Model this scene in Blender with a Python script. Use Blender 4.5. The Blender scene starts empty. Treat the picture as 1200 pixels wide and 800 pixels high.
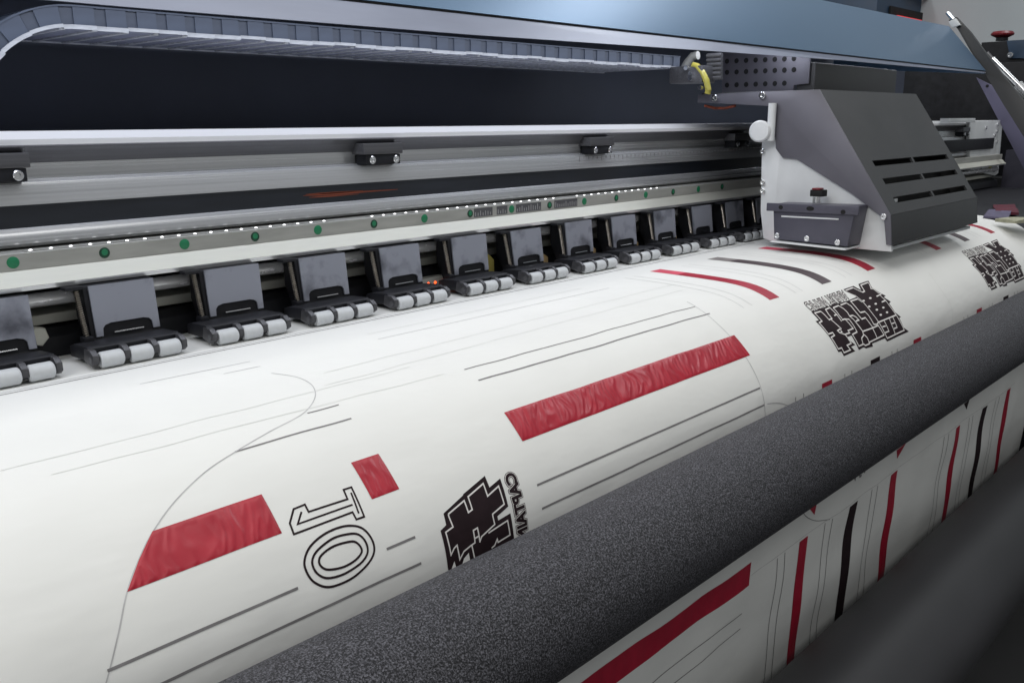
import bpy, bmesh, math, random
import numpy as np
from mathutils import Vector, Matrix, geometry
random.seed(7)
SC = bpy.context.scene
COL = SC.collection

# ------------------------------------------------------------------ camera
F = 1055.0                                   # focal length in pixels of the 1200 px wide photograph
def axes(vpx=(1620, 136), roll=0.4):
    d = np.array([vpx[0]-600, vpx[1]-400, F]); X = d/np.linalg.norm(d)
    r = math.radians(roll); h = np.array([math.cos(r), -math.sin(r), 0.])
    Z = np.cross(h, X); Z /= np.linalg.norm(Z)
    if Z[1] > 0: Z = -Z
    return np.array([X, np.cross(Z, X), Z])
R = axes()
O = np.array([-0.30348513, -0.7039594, 0.17865213])
def ray(px, py): return R @ np.array([px-600., py-400., F])
def onX(px, py, x): w = ray(px, py); return O + (x-O[0])/w[0]*w
def onY(px, py, y): w = ray(px, py); return O + (y-O[1])/w[1]*w
def onZ(px, py, z): w = ray(px, py); return O + (z-O[2])/w[2]*w
cam = bpy.data.cameras.new('camera'); cam.sensor_width = 36; cam.lens = F/1200*36
cam.clip_start = .01; cam.clip_end = 200
co = bpy.data.objects.new('camera', cam); COL.objects.link(co); SC.camera = co
m = Matrix.Identity(4)
for i, v in enumerate((R @ [1, 0, 0], R @ [0, -1, 0], R @ [0, 0, -1], O)):
    for j in range(3): m[j][i] = v[j]
co.matrix_world = m

# ------------------------------------------------------------------ light
W = bpy.data.worlds.new('World'); SC.world = W; W.use_nodes = True
bg = W.node_tree.nodes['Background']; bg.inputs[0].default_value = (.95, .97, .97, 1); bg.inputs[1].default_value = .29
def area(name, loc, size, power, target, col=(1, 1, 1)):
    l = bpy.data.lights.new(name, 'AREA'); l.shape = 'RECTANGLE'; l.size, l.size_y = size; l.energy = power; l.color = col
    o = bpy.data.objects.new(name, l); COL.objects.link(o); o.location = loc
    o.rotation_euler = (Vector(target)-Vector(loc)).to_track_quat('-Z', 'Y').to_euler()
area('ceiling_lamp', (.4, -.45, 2.3), (2.6, 1.3), 23, (.4, -.45, 0), (1, .985, .95))
area('ceiling_lamp', (.3, -2.4, 2.2), (2.4, .5), 11, (.3, -.9, 0), (1, .99, .96))  # unseen lamp added in front to brighten the lower paper
area('ceiling_lamp', (3.0, -.5, 2.3), (1.6, .5), 22, (2.6, -.5, 0), (.94, .97, 1))
area('ceiling_lamp', (-2.2, -.5, 2.2), (1.6, .6), 38, (-.6, -.3, 0), (1, .985, .95))
area('ceiling_lamp', (.6, 1.6, 2.3), (3.0, .5), 60, (.8, 3.2, .3), (.95, .98, 1))
area('hood_lamp', (.30, .0, .303), (2.9, .018), 2.6, (.30, .012, 0), (.86, .90, 1))
SC.view_settings.view_transform = 'Standard'; SC.view_settings.look = 'None'
SC.view_settings.exposure = 0.0; SC.view_settings.gamma = 1; SC.view_settings.use_curve_mapping = False

# ------------------------------------------------------------------ materials
MATS = {}
def mat(name, col, rough=.5, metal=0., var=.12, scale=(30, 30, 30), bump=0., bscale=None, rvar=.1, emit=0., spec=.5, detail=4, coat=0.):
    M = bpy.data.materials.new(name); M.use_nodes = True; nt = M.node_tree; N = nt.nodes; L = nt.links
    b = N['Principled BSDF']; b.inputs['Metallic'].default_value = metal; b.inputs['Specular IOR Level'].default_value = spec
    b.inputs['Coat Weight'].default_value = coat
    tc = N.new('ShaderNodeTexCoord'); mp = N.new('ShaderNodeMapping'); mp.inputs['Scale'].default_value = scale
    L.new(tc.outputs['Object'], mp.inputs['Vector'])
    nz = N.new('ShaderNodeTexNoise'); nz.inputs['Scale'].default_value = 1; nz.inputs['Detail'].default_value = detail
    L.new(mp.outputs[0], nz.inputs['Vector'])
    cr = N.new('ShaderNodeValToRGB'); e = cr.color_ramp.elements
    e[0].position = .3; e[1].position = .7
    e[0].color = tuple(max(0, c*(1-var)) for c in col)+(1,); e[1].color = tuple(min(1, c*(1+var)) for c in col)+(1,)
    L.new(nz.outputs['Fac'], cr.inputs['Fac']); L.new(cr.outputs['Color'], b.inputs['Base Color'])
    mr = N.new('ShaderNodeMapRange'); mr.inputs['To Min'].default_value = max(.03, rough-rvar); mr.inputs['To Max'].default_value = min(1, rough+rvar)
    L.new(nz.outputs['Fac'], mr.inputs['Value']); L.new(mr.outputs[0], b.inputs['Roughness'])
    if bump:
        mp2 = N.new('ShaderNodeMapping'); mp2.inputs['Scale'].default_value = bscale or scale; L.new(tc.outputs['Object'], mp2.inputs['Vector'])
        n2 = N.new('ShaderNodeTexNoise'); n2.inputs['Scale'].default_value = 1; n2.inputs['Detail'].default_value = 3; L.new(mp2.outputs[0], n2.inputs['Vector'])
        bp = N.new('ShaderNodeBump'); bp.inputs['Strength'].default_value = bump; bp.inputs['Distance'].default_value = .002
        L.new(n2.outputs['Fac'], bp.inputs['Height']); L.new(bp.outputs[0], b.inputs['Normal'])
    if emit:
        b.inputs['Emission Color'].default_value = tuple(col)+(1,); b.inputs['Emission Strength'].default_value = emit
    MATS[name] = M; return M
BR = (1.6, 420, 420)          # brushed along the length of the beam
mat('paper', (.765, .772, .758), .62, var=.015, scale=(9, 9, 9), bump=.7, bscale=(13, 30, 30), rvar=.05, spec=.25)
mat('red_ink', (.37, .005, .022), .36, var=.10, scale=(60, 40, 40), rvar=.06, spec=.5)
mat('red_ink_smooth', (.39, .012, .038), .38, var=.12, scale=(60, 30, 30), bump=.10, bscale=(60, 20, 20))
mat('pale_red_ink', (.62, .07, .12), .5, var=.15, scale=(90, 40, 40))
mat('black_ink', (.022, .013, .016), .6, var=.25, scale=(60, 60, 60), spec=.15)
mat('grey_ink', (.085, .065, .072), .5, var=.2, scale=(80, 80, 80), spec=.3)
mat('pale_grey_ink', (.24, .22, .22), .5, var=.2, scale=(80, 80, 80), spec=.3)
mat('line_ink', (.20, .195, .20), .6, var=.2, scale=(50, 50, 50), spec=.2)
mat('thin_ink', (.46, .46, .47), .6, var=.2, scale=(50, 50, 50), spec=.2)
mat('soft_ink', (.58, .58, .585), .6, var=.12, scale=(50, 50, 50), spec=.2)
mat('faint_ink', (.69, .704, .68), .6, var=.08, scale=(30, 30, 30), spec=.2)
mat('white_ink', (.74, .72, .71), .6, var=.03, scale=(50, 50, 50), spec=.2)
mat('aluminium', (.60, .61, .625), .25, .6, var=.16, scale=BR, bump=.08, bscale=BR, rvar=.12)
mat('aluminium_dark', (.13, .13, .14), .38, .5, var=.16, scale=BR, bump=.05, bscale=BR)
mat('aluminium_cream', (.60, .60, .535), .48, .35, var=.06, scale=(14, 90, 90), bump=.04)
mat('aluminium_lit', (.88, .88, .89), .35, .1, var=.03, scale=BR)  # near-white copy of the aluminium: the rail's highlight put into its colour
mat('grey_bar', (.40, .40, .375), .45, .2, var=.12, scale=(20, 120, 120), bump=.05)
mat('steel_plate', (.25, .262, .31), .40, .35, var=.28, scale=(38, 38, 38), bump=.04, detail=6, rvar=.12)
nt = MATS['steel_plate'].node_tree; N = nt.nodes; oi = N.new('ShaderNodeObjectInfo'); vm = N.new('ShaderNodeVectorMath'); vm.operation = 'ADD'
mpn = [n for n in N if n.type == 'MAPPING'][0]; mul = N.new('ShaderNodeMath'); mul.operation = 'MULTIPLY'; mul.inputs[1].default_value = 40
nt.links.new(oi.outputs['Random'], mul.inputs[0]); nt.links.new(mpn.outputs[0], vm.inputs[0]); nt.links.new(mul.outputs[0], vm.inputs[1])
for n in N:
    if n.type == 'TEX_NOISE' and n.inputs['Detail'].default_value == 6: nt.links.new(vm.outputs[0], n.inputs['Vector'])
    if n.type == 'VALTORGB': n.color_ramp.elements[0].position = .28; n.color_ramp.elements[0].color = (.10, .105, .13, 1); n.color_ramp.elements[1].position = .52
mat('black_plastic', (.013, .0135, .017), .5, var=.3, scale=(60, 60, 60), bump=.06, spec=.25)
mat('black_band', (.012, .015, .022), .42, var=.25, scale=(10, 60, 60))
mat('fork_metal', (.075, .075, .082), .4, .4, var=.3, scale=(150, 150, 150))
mat('roller_plastic', (.54, .56, .58), .45, var=.06, scale=(90, 90, 90), bump=.03)
mat('shaft_steel', (.85, .85, .86), .25, .5, var=.08, scale=(60, 200, 200))
mat('chrome', (.75, .76, .78), .18, 1., var=.08, scale=(60, 60, 60))
mat('spring_steel', (.42, .38, .33), .35, 1., var=.2, scale=(200, 200, 200))
mat('green_cap', (.010, .20, .085), .45, var=.12, scale=(200, 200, 200))
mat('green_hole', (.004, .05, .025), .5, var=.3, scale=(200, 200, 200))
mat('led', (1, 1, 1), .4, var=0, emit=2.6)
mat('red_glow', (1, .10, .02), .4, var=0, emit=2.5)
mat('navy_panel', (.060, .070, .100), .55, var=.2, scale=(4, 4, 4))
mat('hood_blue', (.115, .20, .32), .33, .40, var=.03, scale=(3, 5, 5), rvar=.02)
mat('hood_lip', (.27, .30, .40), .34, .2, var=.08, scale=(8, 40, 40))
mat('chain_plastic', (.085, .105, .15), .5, var=.15, scale=(25, 60, 60))
mat('chain_dark', (.075, .09, .125), .5, var=.15, scale=(40, 60, 60))
mat('chain_under_lit', (.27, .29, .39), .5, var=.12, scale=(30, 60, 60))  # lighter than the chain plastic: bounce light on the underside painted in
mat('chain_edge_lit', (.55, .57, .61), .4, var=.22, scale=(60, 200, 200))  # pale colour paints the light caught along the chain's edges
mat('shell_dark', (.040, .041, .044), .46, var=.12, scale=(14, 14, 14), bump=.05, bscale=(900, 900, 900))
mat('shell_side', (.135, .132, .158), .40, .3, var=.10, scale=(12, 12, 12), bump=.04, bscale=(900, 900, 900))
mat('plate_white', (.70, .72, .74), .42, .15, var=.07, scale=(20, 20, 20), bump=.02)
mat('bracket_purple', (.082, .080, .108), .42, .2, var=.10, scale=(30, 30, 30), bump=.05, bscale=(900, 900, 900))
mat('knob_white', (.66, .68, .70), .4, var=.04, scale=(50, 50, 50))
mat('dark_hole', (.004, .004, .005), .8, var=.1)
mat('purple_sheet', (.13, .125, .20), .4, .3, var=.10, scale=(9, 9, 9))
mat('olive_part', (.27, .23, .06), .55, var=.25, scale=(60, 60, 60))
mat('tan_part', (.36, .25, .12), .55, var=.25, scale=(60, 60, 60))
mat('yellow_hose', (.46, .41, .08), .35, var=.15, scale=(80, 80, 80))
mat('orange_decal', (.20, .040, .016), .5, var=.5, scale=(30, 200, 200))
mat('wall_paint', (.46, .50, .52), .8, var=.07, scale=(2.5, 2.5, 2.5), bump=.2, bscale=(60, 60, 60))
mat('floor_dark', (.011, .010, .010), .6, var=.3, scale=(5, 5, 5))
mat('navy_box', (.022, .045, .085), .45, var=.12, scale=(20, 20, 20))
mat('red_button', (.16, .008, .014), .35, var=.2, scale=(60, 60, 60))
mat('red_light', (.85, .02, .015), .35, var=.05, scale=(60, 60, 60), emit=.5)
mat('red_cloth', (.09, .010, .024), .8, var=.3, scale=(90, 90, 90), bump=.4)
mat('purple_cloth', (.10, .09, .15), .8, var=.25, scale=(90, 90, 90), bump=.4)
mat('cream_cloth', (.34, .34, .25), .8, var=.2, scale=(90, 90, 90), bump=.4)
mat('smooth_rubber', (.030, .030, .034), .55, var=.18, scale=(6, 12, 12), bump=.05, bscale=(40, 40, 40), rvar=.08)
def foam():
    M = bpy.data.materials.new('foam'); M.use_nodes = True; nt = M.node_tree; N = nt.nodes; L = nt.links
    b = N['Principled BSDF']; b.inputs['Roughness'].default_value = .62; b.inputs['Specular IOR Level'].default_value = .45
    tc = N.new('ShaderNodeTexCoord')
    n1 = N.new('ShaderNodeTexNoise'); n1.inputs['Scale'].default_value = 860; n1.inputs['Detail'].default_value = 3; n1.inputs['Roughness'].default_value = .7
    L.new(tc.outputs['Object'], n1.inputs['Vector'])
    cr = N.new('ShaderNodeValToRGB'); e = cr.color_ramp.elements
    e[0].position = .45; e[0].color = (.006, .006, .009, 1); e[1].position = .66; e[1].color = (.155, .155, .180, 1)
    L.new(n1.outputs['Fac'], cr.inputs['Fac']); L.new(cr.outputs['Color'], b.inputs['Base Color'])
    bp = N.new('ShaderNodeBump'); bp.inputs['Strength'].default_value = .9; bp.inputs['Distance'].default_value = .0016
    L.new(n1.outputs['Fac'], bp.inputs['Height']); L.new(bp.outputs[0], b.inputs['Normal'])
    MATS['foam'] = M
foam()

# ------------------------------------------------------------------ object helpers
WL = {}                                        # world location of every object built
def thing(name, loc, label, cat, group=None):
    o = bpy.data.objects.new(name, None); COL.objects.link(o); o.location = loc; o.empty_display_size = .02
    WL[o] = Vector(loc); o['label'] = label; o['category'] = cat
    if group: o['group'] = group
    return o
def finish(name, bm, material, parent=None, smooth=False, label=None, angle=35):
    me = bpy.data.meshes.new(name)
    c = Vector((0, 0, 0))
    for v in bm.verts: c += v.co
    c /= max(1, len(bm.verts))
    for v in bm.verts: v.co -= c
    bmesh.ops.recalc_face_normals(bm, faces=bm.faces) if smooth != 'keep' else None
    if smooth:
        for f in bm.faces: f.smooth = True
        for e in bm.edges:
            if len(e.link_faces) == 2 and e.calc_face_angle(0) > math.radians(angle): e.smooth = False
    bm.to_mesh(me); bm.free()
    me.materials.append(MATS[material])
    o = bpy.data.objects.new(name, me); COL.objects.link(o)
    WL[o] = c
    if parent is not None:
        o.parent = parent; o.location = c-WL[parent]
    else: o.location = c
    if label: o['label'] = label
    return o
def tag(o, label, cat, group=None):
    o['label'] = label; o['category'] = cat
    if group: o['group'] = group
    return o
def struct(o): o['kind'] = 'structure'; return o
def bevel(bm, w, seg=2):
    if w: bmesh.ops.bevel(bm, geom=list(bm.edges), offset=w, segments=seg, affect='EDGES', profile=.6, clamp_overlap=True)
def add_box(bm, x0, x1, y0, y1, z0, z1):
    vs = [bm.verts.new((x, y, z)) for x in (x0, x1) for y in (y0, y1) for z in (z0, z1)]
    for f in ((0, 1, 3, 2), (4, 6, 7, 5), (0, 4, 5, 1), (2, 3, 7, 6), (0, 2, 6, 4), (1, 5, 7, 3)): bm.faces.new([vs[i] for i in f])
def box(name, x0, x1, y0, y1, z0, z1, material, parent=None, bev=.001, label=None):
    bm = bmesh.new(); add_box(bm, x0, x1, y0, y1, z0, z1); bevel(bm, bev)
    return finish(name, bm, material, parent, smooth=True, label=label)
def add_prism(bm, poly, a0, a1, axis='X'):
    n = len(poly)
    def P(a, p): return {'X': (a, p[0], p[1]), 'Y': (p[0], a, p[1]), 'Z': (p[0], p[1], a)}[axis]
    A = [bm.verts.new(P(a0, p)) for p in poly]; B = [bm.verts.new(P(a1, p)) for p in poly]
    for i in range(n): bm.faces.new((A[i], A[(i+1) % n], B[(i+1) % n], B[i]))
    tris = geometry.tessellate_polygon([[Vector((p[0], p[1], 0)) for p in poly]])
    if n <= 4: bm.faces.new(A); bm.faces.new(B[::-1])
    else:
        for S_ in (A, B):
            f = bm.faces.new(S_)
    return A, B
def prism(name, poly, a0, a1, material, parent=None, axis='X', bev=.0008, label=None):
    bm = bmesh.new(); add_prism(bm, poly, a0, a1, axis); bevel(bm, bev, 2)
    return finish(name, bm, material, parent, smooth=True, label=label)
def add_tube(bm, p0, p1, r0, r1=None, n=20, cap=True):
    p0, p1 = Vector(p0), Vector(p1); r1 = r0 if r1 is None else r1
    d = (p1-p0).normalized(); u = d.orthogonal().normalized(); v = d.cross(u)
    A = [bm.verts.new(p0+r0*(math.cos(2*math.pi*i/n)*u+math.sin(2*math.pi*i/n)*v)) for i in range(n)]
    B = [bm.verts.new(p1+r1*(math.cos(2*math.pi*i/n)*u+math.sin(2*math.pi*i/n)*v)) for i in range(n)]
    for i in range(n): bm.faces.new((A[i], A[(i+1) % n], B[(i+1) % n], B[i]))
    if cap: bm.faces.new(A[::-1]); bm.faces.new(B)
def add_lathe(bm, p0, axis, prof, n=28):
    """prof: (distance along the axis, radius) pairs"""
    p0 = Vector(p0); d = Vector(axis).normalized(); u = d.orthogonal().normalized(); v = d.cross(u); rings = []
    for a, r in prof:
        c = p0+a*d
        rings.append([bm.verts.new(c+max(r, 1e-5)*(math.cos(2*math.pi*i/n)*u+math.sin(2*math.pi*i/n)*v)) for i in range(n)])
    for A, B in zip(rings, rings[1:]):
        for i in range(n): bm.faces.new((A[i], A[(i+1) % n], B[(i+1) % n], B[i]))
    bm.faces.new(rings[0][::-1]); bm.faces.new(rings[-1])
def lathe(name, p0, axis, prof, material, parent=None, n=28, label=None):
    bm = bmesh.new(); add_lathe(bm, p0, axis, prof, n); return finish(name, bm, material, parent, smooth=True, label=label)
def add_path(bm, pts, r, n=8):
    pts = [Vector(p) for p in pts]; rings = []
    for i, p in enumerate(pts):
        d = (pts[min(i+1, len(pts)-1)]-pts[max(i-1, 0)]).normalized()
        u = d.cross(Vector((.31, .17, .93))).normalized(); v = d.cross(u)
        rings.append([bm.verts.new(p+r*(math.cos(2*math.pi*k/n)*u+math.sin(2*math.pi*k/n)*v)) for k in range(n)])
    for A, B in zip(rings, rings[1:]):
        for k in range(n): bm.faces.new((A[k], A[(k+1) % n], B[(k+1) % n], B[k]))
    bm.faces.new(rings[0][::-1]); bm.faces.new(rings[-1])
def path(name, pts, r, material, parent=None, n=8, label=None):
    bm = bmesh.new(); add_path(bm, pts, r, n); return finish(name, bm, material, parent, smooth=True, label=label)
def screw(parent, p, axis, r, material='chrome', name='screw'):
    """socket cap screw: rounded head with a recessed socket"""
    h = r*.75
    return lathe(name, p, axis, [(0, r), (h*.8, r), (h, r*.85), (h, r*.45), (h*.4, r*.42), (h*.4, 0)], material, parent, n=16)
def copy_tree(o, shift, parent=None):
    c = o.copy(); COL.objects.link(c); WL[c] = WL[o]+Vector(shift)
    if parent is None: c.location = o.location+Vector(shift)
    else: c.parent = parent
    for ch in list(o.children): copy_tree(ch, shift, c)
    return c

# ------------------------------------------------------------------ the sheet's cross-section and its mapping
CP = [(.22, 0), (.16, 0), (.10, 0), (0, 0), (-.08, 0), (-.15, -.0003), (-.197, -.0028), (-.2254, -.0088), (-.25, -.0205), (-.2704, -.0362), (-.2895, -.057),
      (-.3015, -.080), (-.3063, -.103), (-.3065, -.13), (-.3045, -.17), (-.300, -.24), (-.2955, -.33), (-.291, -.45), (-.288, -.56), (-.287, -.64)]
def catmull(P, n=8):
    P = [np.array(p, float) for p in P]; out = []
    for i in range(1, len(P)-2):
        a, b, c, d = P[i-1:i+3]
        for k in range(n):
            t = k/n; out.append(.5*((2*b)+(c-a)*t+(2*a-5*b+4*c-d)*t*t+(3*b-a-3*c+d)*t**3))
    out.append(P[-2]); return np.array(out)
PR = catmull(CP, 8); SA = np.concatenate([[0], np.cumsum(np.hypot(*np.diff(PR, axis=0).T))]); SA -= PR[0][0]
def hit(px, py):
    """pixel of the photograph -> (x, s) on the sheet"""
    w = ray(px, py); best = None
    for i in range(len(PR)-1):
        y0, z0 = PR[i]; y1, z1 = PR[i+1]
        den = w[1]*(-(z1-z0))+w[2]*(y1-y0)
        if abs(den) < 1e-12: continue
        A = np.array([[w[1], -(y1-y0)], [w[2], -(z1-z0)]]); t, u = np.linalg.solve(A, [y0-O[1], z0-O[2]])
        if t > 0 and -1e-9 <= u <= 1+1e-9 and (best is None or t < best[0]): best = (t, O[0]+t*w[0], SA[i]+u*(SA[i+1]-SA[i]))
    return (best[1], best[2])
def ripple(x, s):
    a = (.00035*math.sin(31*x+9*s)*math.sin(23*s+2)+.00022*math.sin(67*x-41*s)+.00016*math.sin(113*x+29*s+1))*max(0, min(1, (s-.1)/.1))
    k = max(0, min(1, (s-.42)/.10))
    a += k*.0010*(math.sin(48*x+33*s)*.6+.7*math.sin(21*x-52*s+1)+.5*math.sin(70*s+11*x))
    return a
def pm(x, s, off=0.):
    y = np.interp(s, SA, PR[:, 0]); z = np.interp(s, SA, PR[:, 1])
    e = .004; ty = np.interp(s+e, SA, PR[:, 0])-np.interp(s-e, SA, PR[:, 0]); tz = np.interp(s+e, SA, PR[:, 1])-np.interp(s-e, SA, PR[:, 1])
    l = math.hypot(ty, tz) or 1; ny, nz = tz/l, -ty/l           # outward (up on the flat, towards the operator below)
    o = off+ripple(x, s)+(.00012 if off > 0 and s > .42 else 0)
    return Vector((x, y+ny*o, z+nz*o))

# ------------------------------------------------------------------ room: wall and floor
bm = bmesh.new(); add_box(bm, -6, 9, 3.0, 3.1, -.95, 3.2); wall = struct(finish('wall', bm, 'wall_paint'))
bm = bmesh.new(); add_box(bm, 4.4, 4.5, -4, 2.99, -.94, 3.2); struct(finish('end_wall', bm, 'wall_paint'))
bm = bmesh.new(); add_box(bm, -6, 9, -4, 3.0, -1.0, -.95); struct(finish('floor', bm, 'floor_dark'))

# ------------------------------------------------------------------ printer frame: beam, cavity, platen, back panel
fr = thing('printer_frame', (.7, .1, -.95), 'long silver guide beam and platen of the wide printer behind the paper', 'printer')
X0, X1 = -1.1, 2.42
bp = [(.30, .172), (.0575, .1745), (.050, .1683), (.050, .1640), (.060, .1503), (.060, .1384), (.0515, .1356), (.0515, .1186), (.0535, .1186), (.0535, .1015), (.0515, .1015),
      (.0475, .094), (.046, .0885), (.055, .0865), (.30, .0865)]
def extr_strip(name, pts, material, x0=X0, x1=X1, thick=.004, back=True):
    """extruded strip following the yz polyline, solid towards +y"""
    bm = bmesh.new(); add_prism(bm, pts, x0, x1); return finish(name, bm, material, fr, smooth=True)
extr_strip('top_rail', [(.30, .1722), (.0585, .1745), (.051, .1690), (.050, .1683), (.050, .1640), (.30, .1640)], 'aluminium_lit')
extr_strip('upper_web', [(.30, .1639), (.0502, .1639), (.0495, .1632), (.0495, .1622), (.0505, .1615), (.060, .1503), (.30, .1503)], 'aluminium_dark')  # dark colour carries the shade of this downward-tilted face
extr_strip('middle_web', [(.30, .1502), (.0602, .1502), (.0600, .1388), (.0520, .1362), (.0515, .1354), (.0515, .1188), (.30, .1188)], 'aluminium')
extr_strip('black_strip', [(.30, .1187), (.0527, .1187), (.0527, .1016), (.30, .1016)], 'black_band')
extr_strip('lower_web', [(.30, .1015), (.0515, .1015), (.0490, .0975), (.0478, .0935), (.0482, .0895), (.052, .0868), (.30, .0868)], 'aluminium')
extr_strip('ledge', [(.10, .0852), (.0305, .0852), (.0300, .0847), (.0300, .0722), (.10, .0722)], 'grey_bar')
extr_strip('ledge_lip', [(.10, .0720), (.0302, .0720), (.0185, .0612), (.10, .0612)], 'aluminium_cream')
extr_strip('ledge_edge', [(.10, .0610), (.0187, .0610), (.0192, .0578), (.10, .0578)], 'aluminium')
bm = bmesh.new(); add_tube(bm, (X0, .0400, .0462), (X1, .0400, .0462), .0056, n=24); finish('pressure_shaft', bm, 'shaft_steel', fr, True)
extr_strip('rear_bar', [(.10, .0330), (.052, .0330), (.050, .0320), (.050, .0245), (.052, .0235), (.10, .0235)], 'aluminium_cream')
extr_strip('cavity_block', [(.0685, .0005), (.0685, .014), (.064, .0195), (.055, .022), (.044, .021), (.036, .016), (.034, .009), (.034, .0005)], 'black_plastic')
extr_strip('cavity_back', [(.12, .0575), (.101, .0575), (.101, .001), (.12, .001)], 'black_plastic')
extr_strip('back_panel', [(.33, .42), (.31, .42), (.31, -.02), (.33, -.02)], 'navy_panel')
pl = [tuple(PR[i]) for i in range(0, len(PR))]
pl = [(y+.0 if i == 0 else y, z) for i, (y, z) in enumerate(pl)]
def offs(d, smax=.36):
    out = []
    for s in list(np.linspace(-.10, smax, 40)):
        v = pm(50, s, 0); q = pm(50, s, 0); y = np.interp(s, SA, PR[:, 0]); z = np.interp(s, SA, PR[:, 1])
        e = .004; ty = np.interp(s+e, SA, PR[:, 0])-np.interp(s-e, SA, PR[:, 0]); tz = np.interp(s+e, SA, PR[:, 1])-np.interp(s-e, SA, PR[:, 1]); l = math.hypot(ty, tz) or 1
        out.append((y+tz/l*d, z-ty/l*d))
    return out
extr_strip('platen', offs(-.0022)+[(.16, -.10), (.16, -.0022)], 'black_plastic', X0, 2.40)
extr_strip('apron_support', [(-.20, -.115), (.15, -.115), (.15, -.30), (-.20, -.30)], 'black_plastic', X0, 2.40)
for x in (-.9, 1.9): box('stand_leg', x-.06, x+.06, -.1, .1, -.949, -.302, 'black_plastic', fr, .004)
# light strip and its beads
for pa_, pb_ in (((36, 296), (388, 260)), ((436, 255), (652, 232)), ((676, 230), (772, 221))):
    span = (onY(*pa_, .0345)[0], onY(*pb_, .0345)[0])
    bm = bmesh.new(); add_box(bm, span[0]-.004, span[1]+.004, .033, .041, .0853, .0858); finish('light_strip', bm, 'grey_bar', fr)
    x = span[0]
    while x < span[1]:
        lathe('light_bead', (x, .0345, .0859), (0, 0, 1), [(0, .0014), (.0005, .0012), (.0008, .0007)], 'led', fr, n=12); x += .0150
# green caps on the ledge: flush and sunken by turns
for k in range(16):
    x = -.0706+.0685*k
    if k % 2 == 0:
        lathe('green_cap', (x, .0300, .0786), (0, -1, 0), [(0, .0045), (.0003, .0045), (.0005, .0042)], 'green_cap', fr, n=24)
    else:
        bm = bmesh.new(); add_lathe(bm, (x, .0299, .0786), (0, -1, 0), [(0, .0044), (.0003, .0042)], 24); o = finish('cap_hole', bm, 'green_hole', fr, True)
        lathe('cap_glint', (x, .0295, .0791), (0, -1, 0), [(0, .0026), (.0002, .0024)], 'green_cap', o, n=16)  # flat discs: recess shade painted dark green, glint painted brighter
# sensor blocks on the beam
for k in range(-1, 7):
    x = .2965+.3677*k
    b = box('sensor_block', x-.0255, x+.0255, .040, .060, .1475, .1585, 'aluminium_dark', fr, .0008)
    c = box('sensor_base', x-.0225, x+.0225, .041, .0595, .1372, .1472, 'black_plastic', b, .0008)
    for sx in (-.0155, .0155): screw(c, (x+sx, .0411, .1420), (0, -1, 0), .0040)
# graduated scale and label strips
bm = bmesh.new()
for k in range(60):
    x = .630+.0095*k; h = .0065 if k % 5 == 0 else .0042
    add_box(bm, x-.0006, x+.0006, .05125, .0516, .1345-h, .1345)
o = finish('scale_mark', bm, 'line_ink', fr)
for (a, b_) in ((.415, .445), (.452, .470), (.485, .53), (.555, .60)):
    bm = bmesh.new(); add_box(bm, a, b_, .02985, .0301, .0738, .0836); o = finish('label_strip', bm, 'aluminium_dark', fr)
    bm = bmesh.new()
    for k in range(int((b_-a)/.004)):
        xx = a+.002+k*.004; add_box(bm, xx, xx+.0008, .0297, .02986, .0750, .0750+.006*random.uniform(.5, 1.2))
    finish('label_mark', bm, 'thin_ink', o)
# orange streak on the black strip
def flat_poly(name, pts, material, parent, y):
    bm = bmesh.new(); vs = [bm.verts.new((p[0], y, p[1])) for p in pts]; bm.faces.new(vs); return finish(name, bm, material, parent)
def streak(p0, p1, h0, h1, n=14):
    a = [(p0[0]+(p1[0]-p0[0])*i/n, p0[1]+(p1[1]-p0[1])*i/n) for i in range(n+1)]
    w = [math.sin(math.pi*(i/n)**.8)*(h0+(h1-h0)*i/n)+.0002 for i in range(n+1)]
    return [(x, z+q) for (x, z), q in zip(a, w)]+[(x, z-q) for (x, z), q in zip(a[::-1], w[::-1])]
for pa, pb, h in (((355, 229.5), (466, 222), .0011), ((358, 228), (425, 223.5), .0008), ((362, 231.5), (420, 227.5), .0006)):
    A, B = onY(*pa, .0527), onY(*pb, .0527)
    flat_poly('orange_streak', streak((A[0], A[2]), (B[0], B[2]), h, h*.6), 'orange_decal', fr, .0524)
# things seen in the cavity between the clamps
for i_, h_ in ((4, .030), (5, .020), (6, .020), (7, .019), (8, .019), (9, .019)):
    x_ = -.008+.0963*(i_+.5)
    prism('tan_guide', [(x_-.018, .0005), (x_+.018, .0005), (x_+.018, h_*.75), (x_+.010, h_), (x_-.006, h_), (x_-.018, h_*1.05)], .0265, .0335, 'olive_part' if i_ == 4 else 'tan_part', fr, 'Y', bev=.0008)
p = onY(42, 393, .033); lathe('hex_stop', (p[0], .0335, p[2]), (0, -1, 0), [(0, .008), (.006, .008), (.007, .007)], 'aluminium_cream', fr, n=6)
p = onY(510, 332, .022)
o = box('signal_unit', p[0]-.018, p[0]+.018, .022, .0335, .001, p[2]+.007, 'grey_bar', fr)
for dx, mm in ((-.010, 'red_glow'), (.0, 'red_glow'), (.011, 'red_glow')):
    lathe('signal_lamp', (p[0]+dx, .0219, p[2]+.001), (0, -1, 0), [(0, .0017), (.0006, .0013)], mm, o, n=12)
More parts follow.
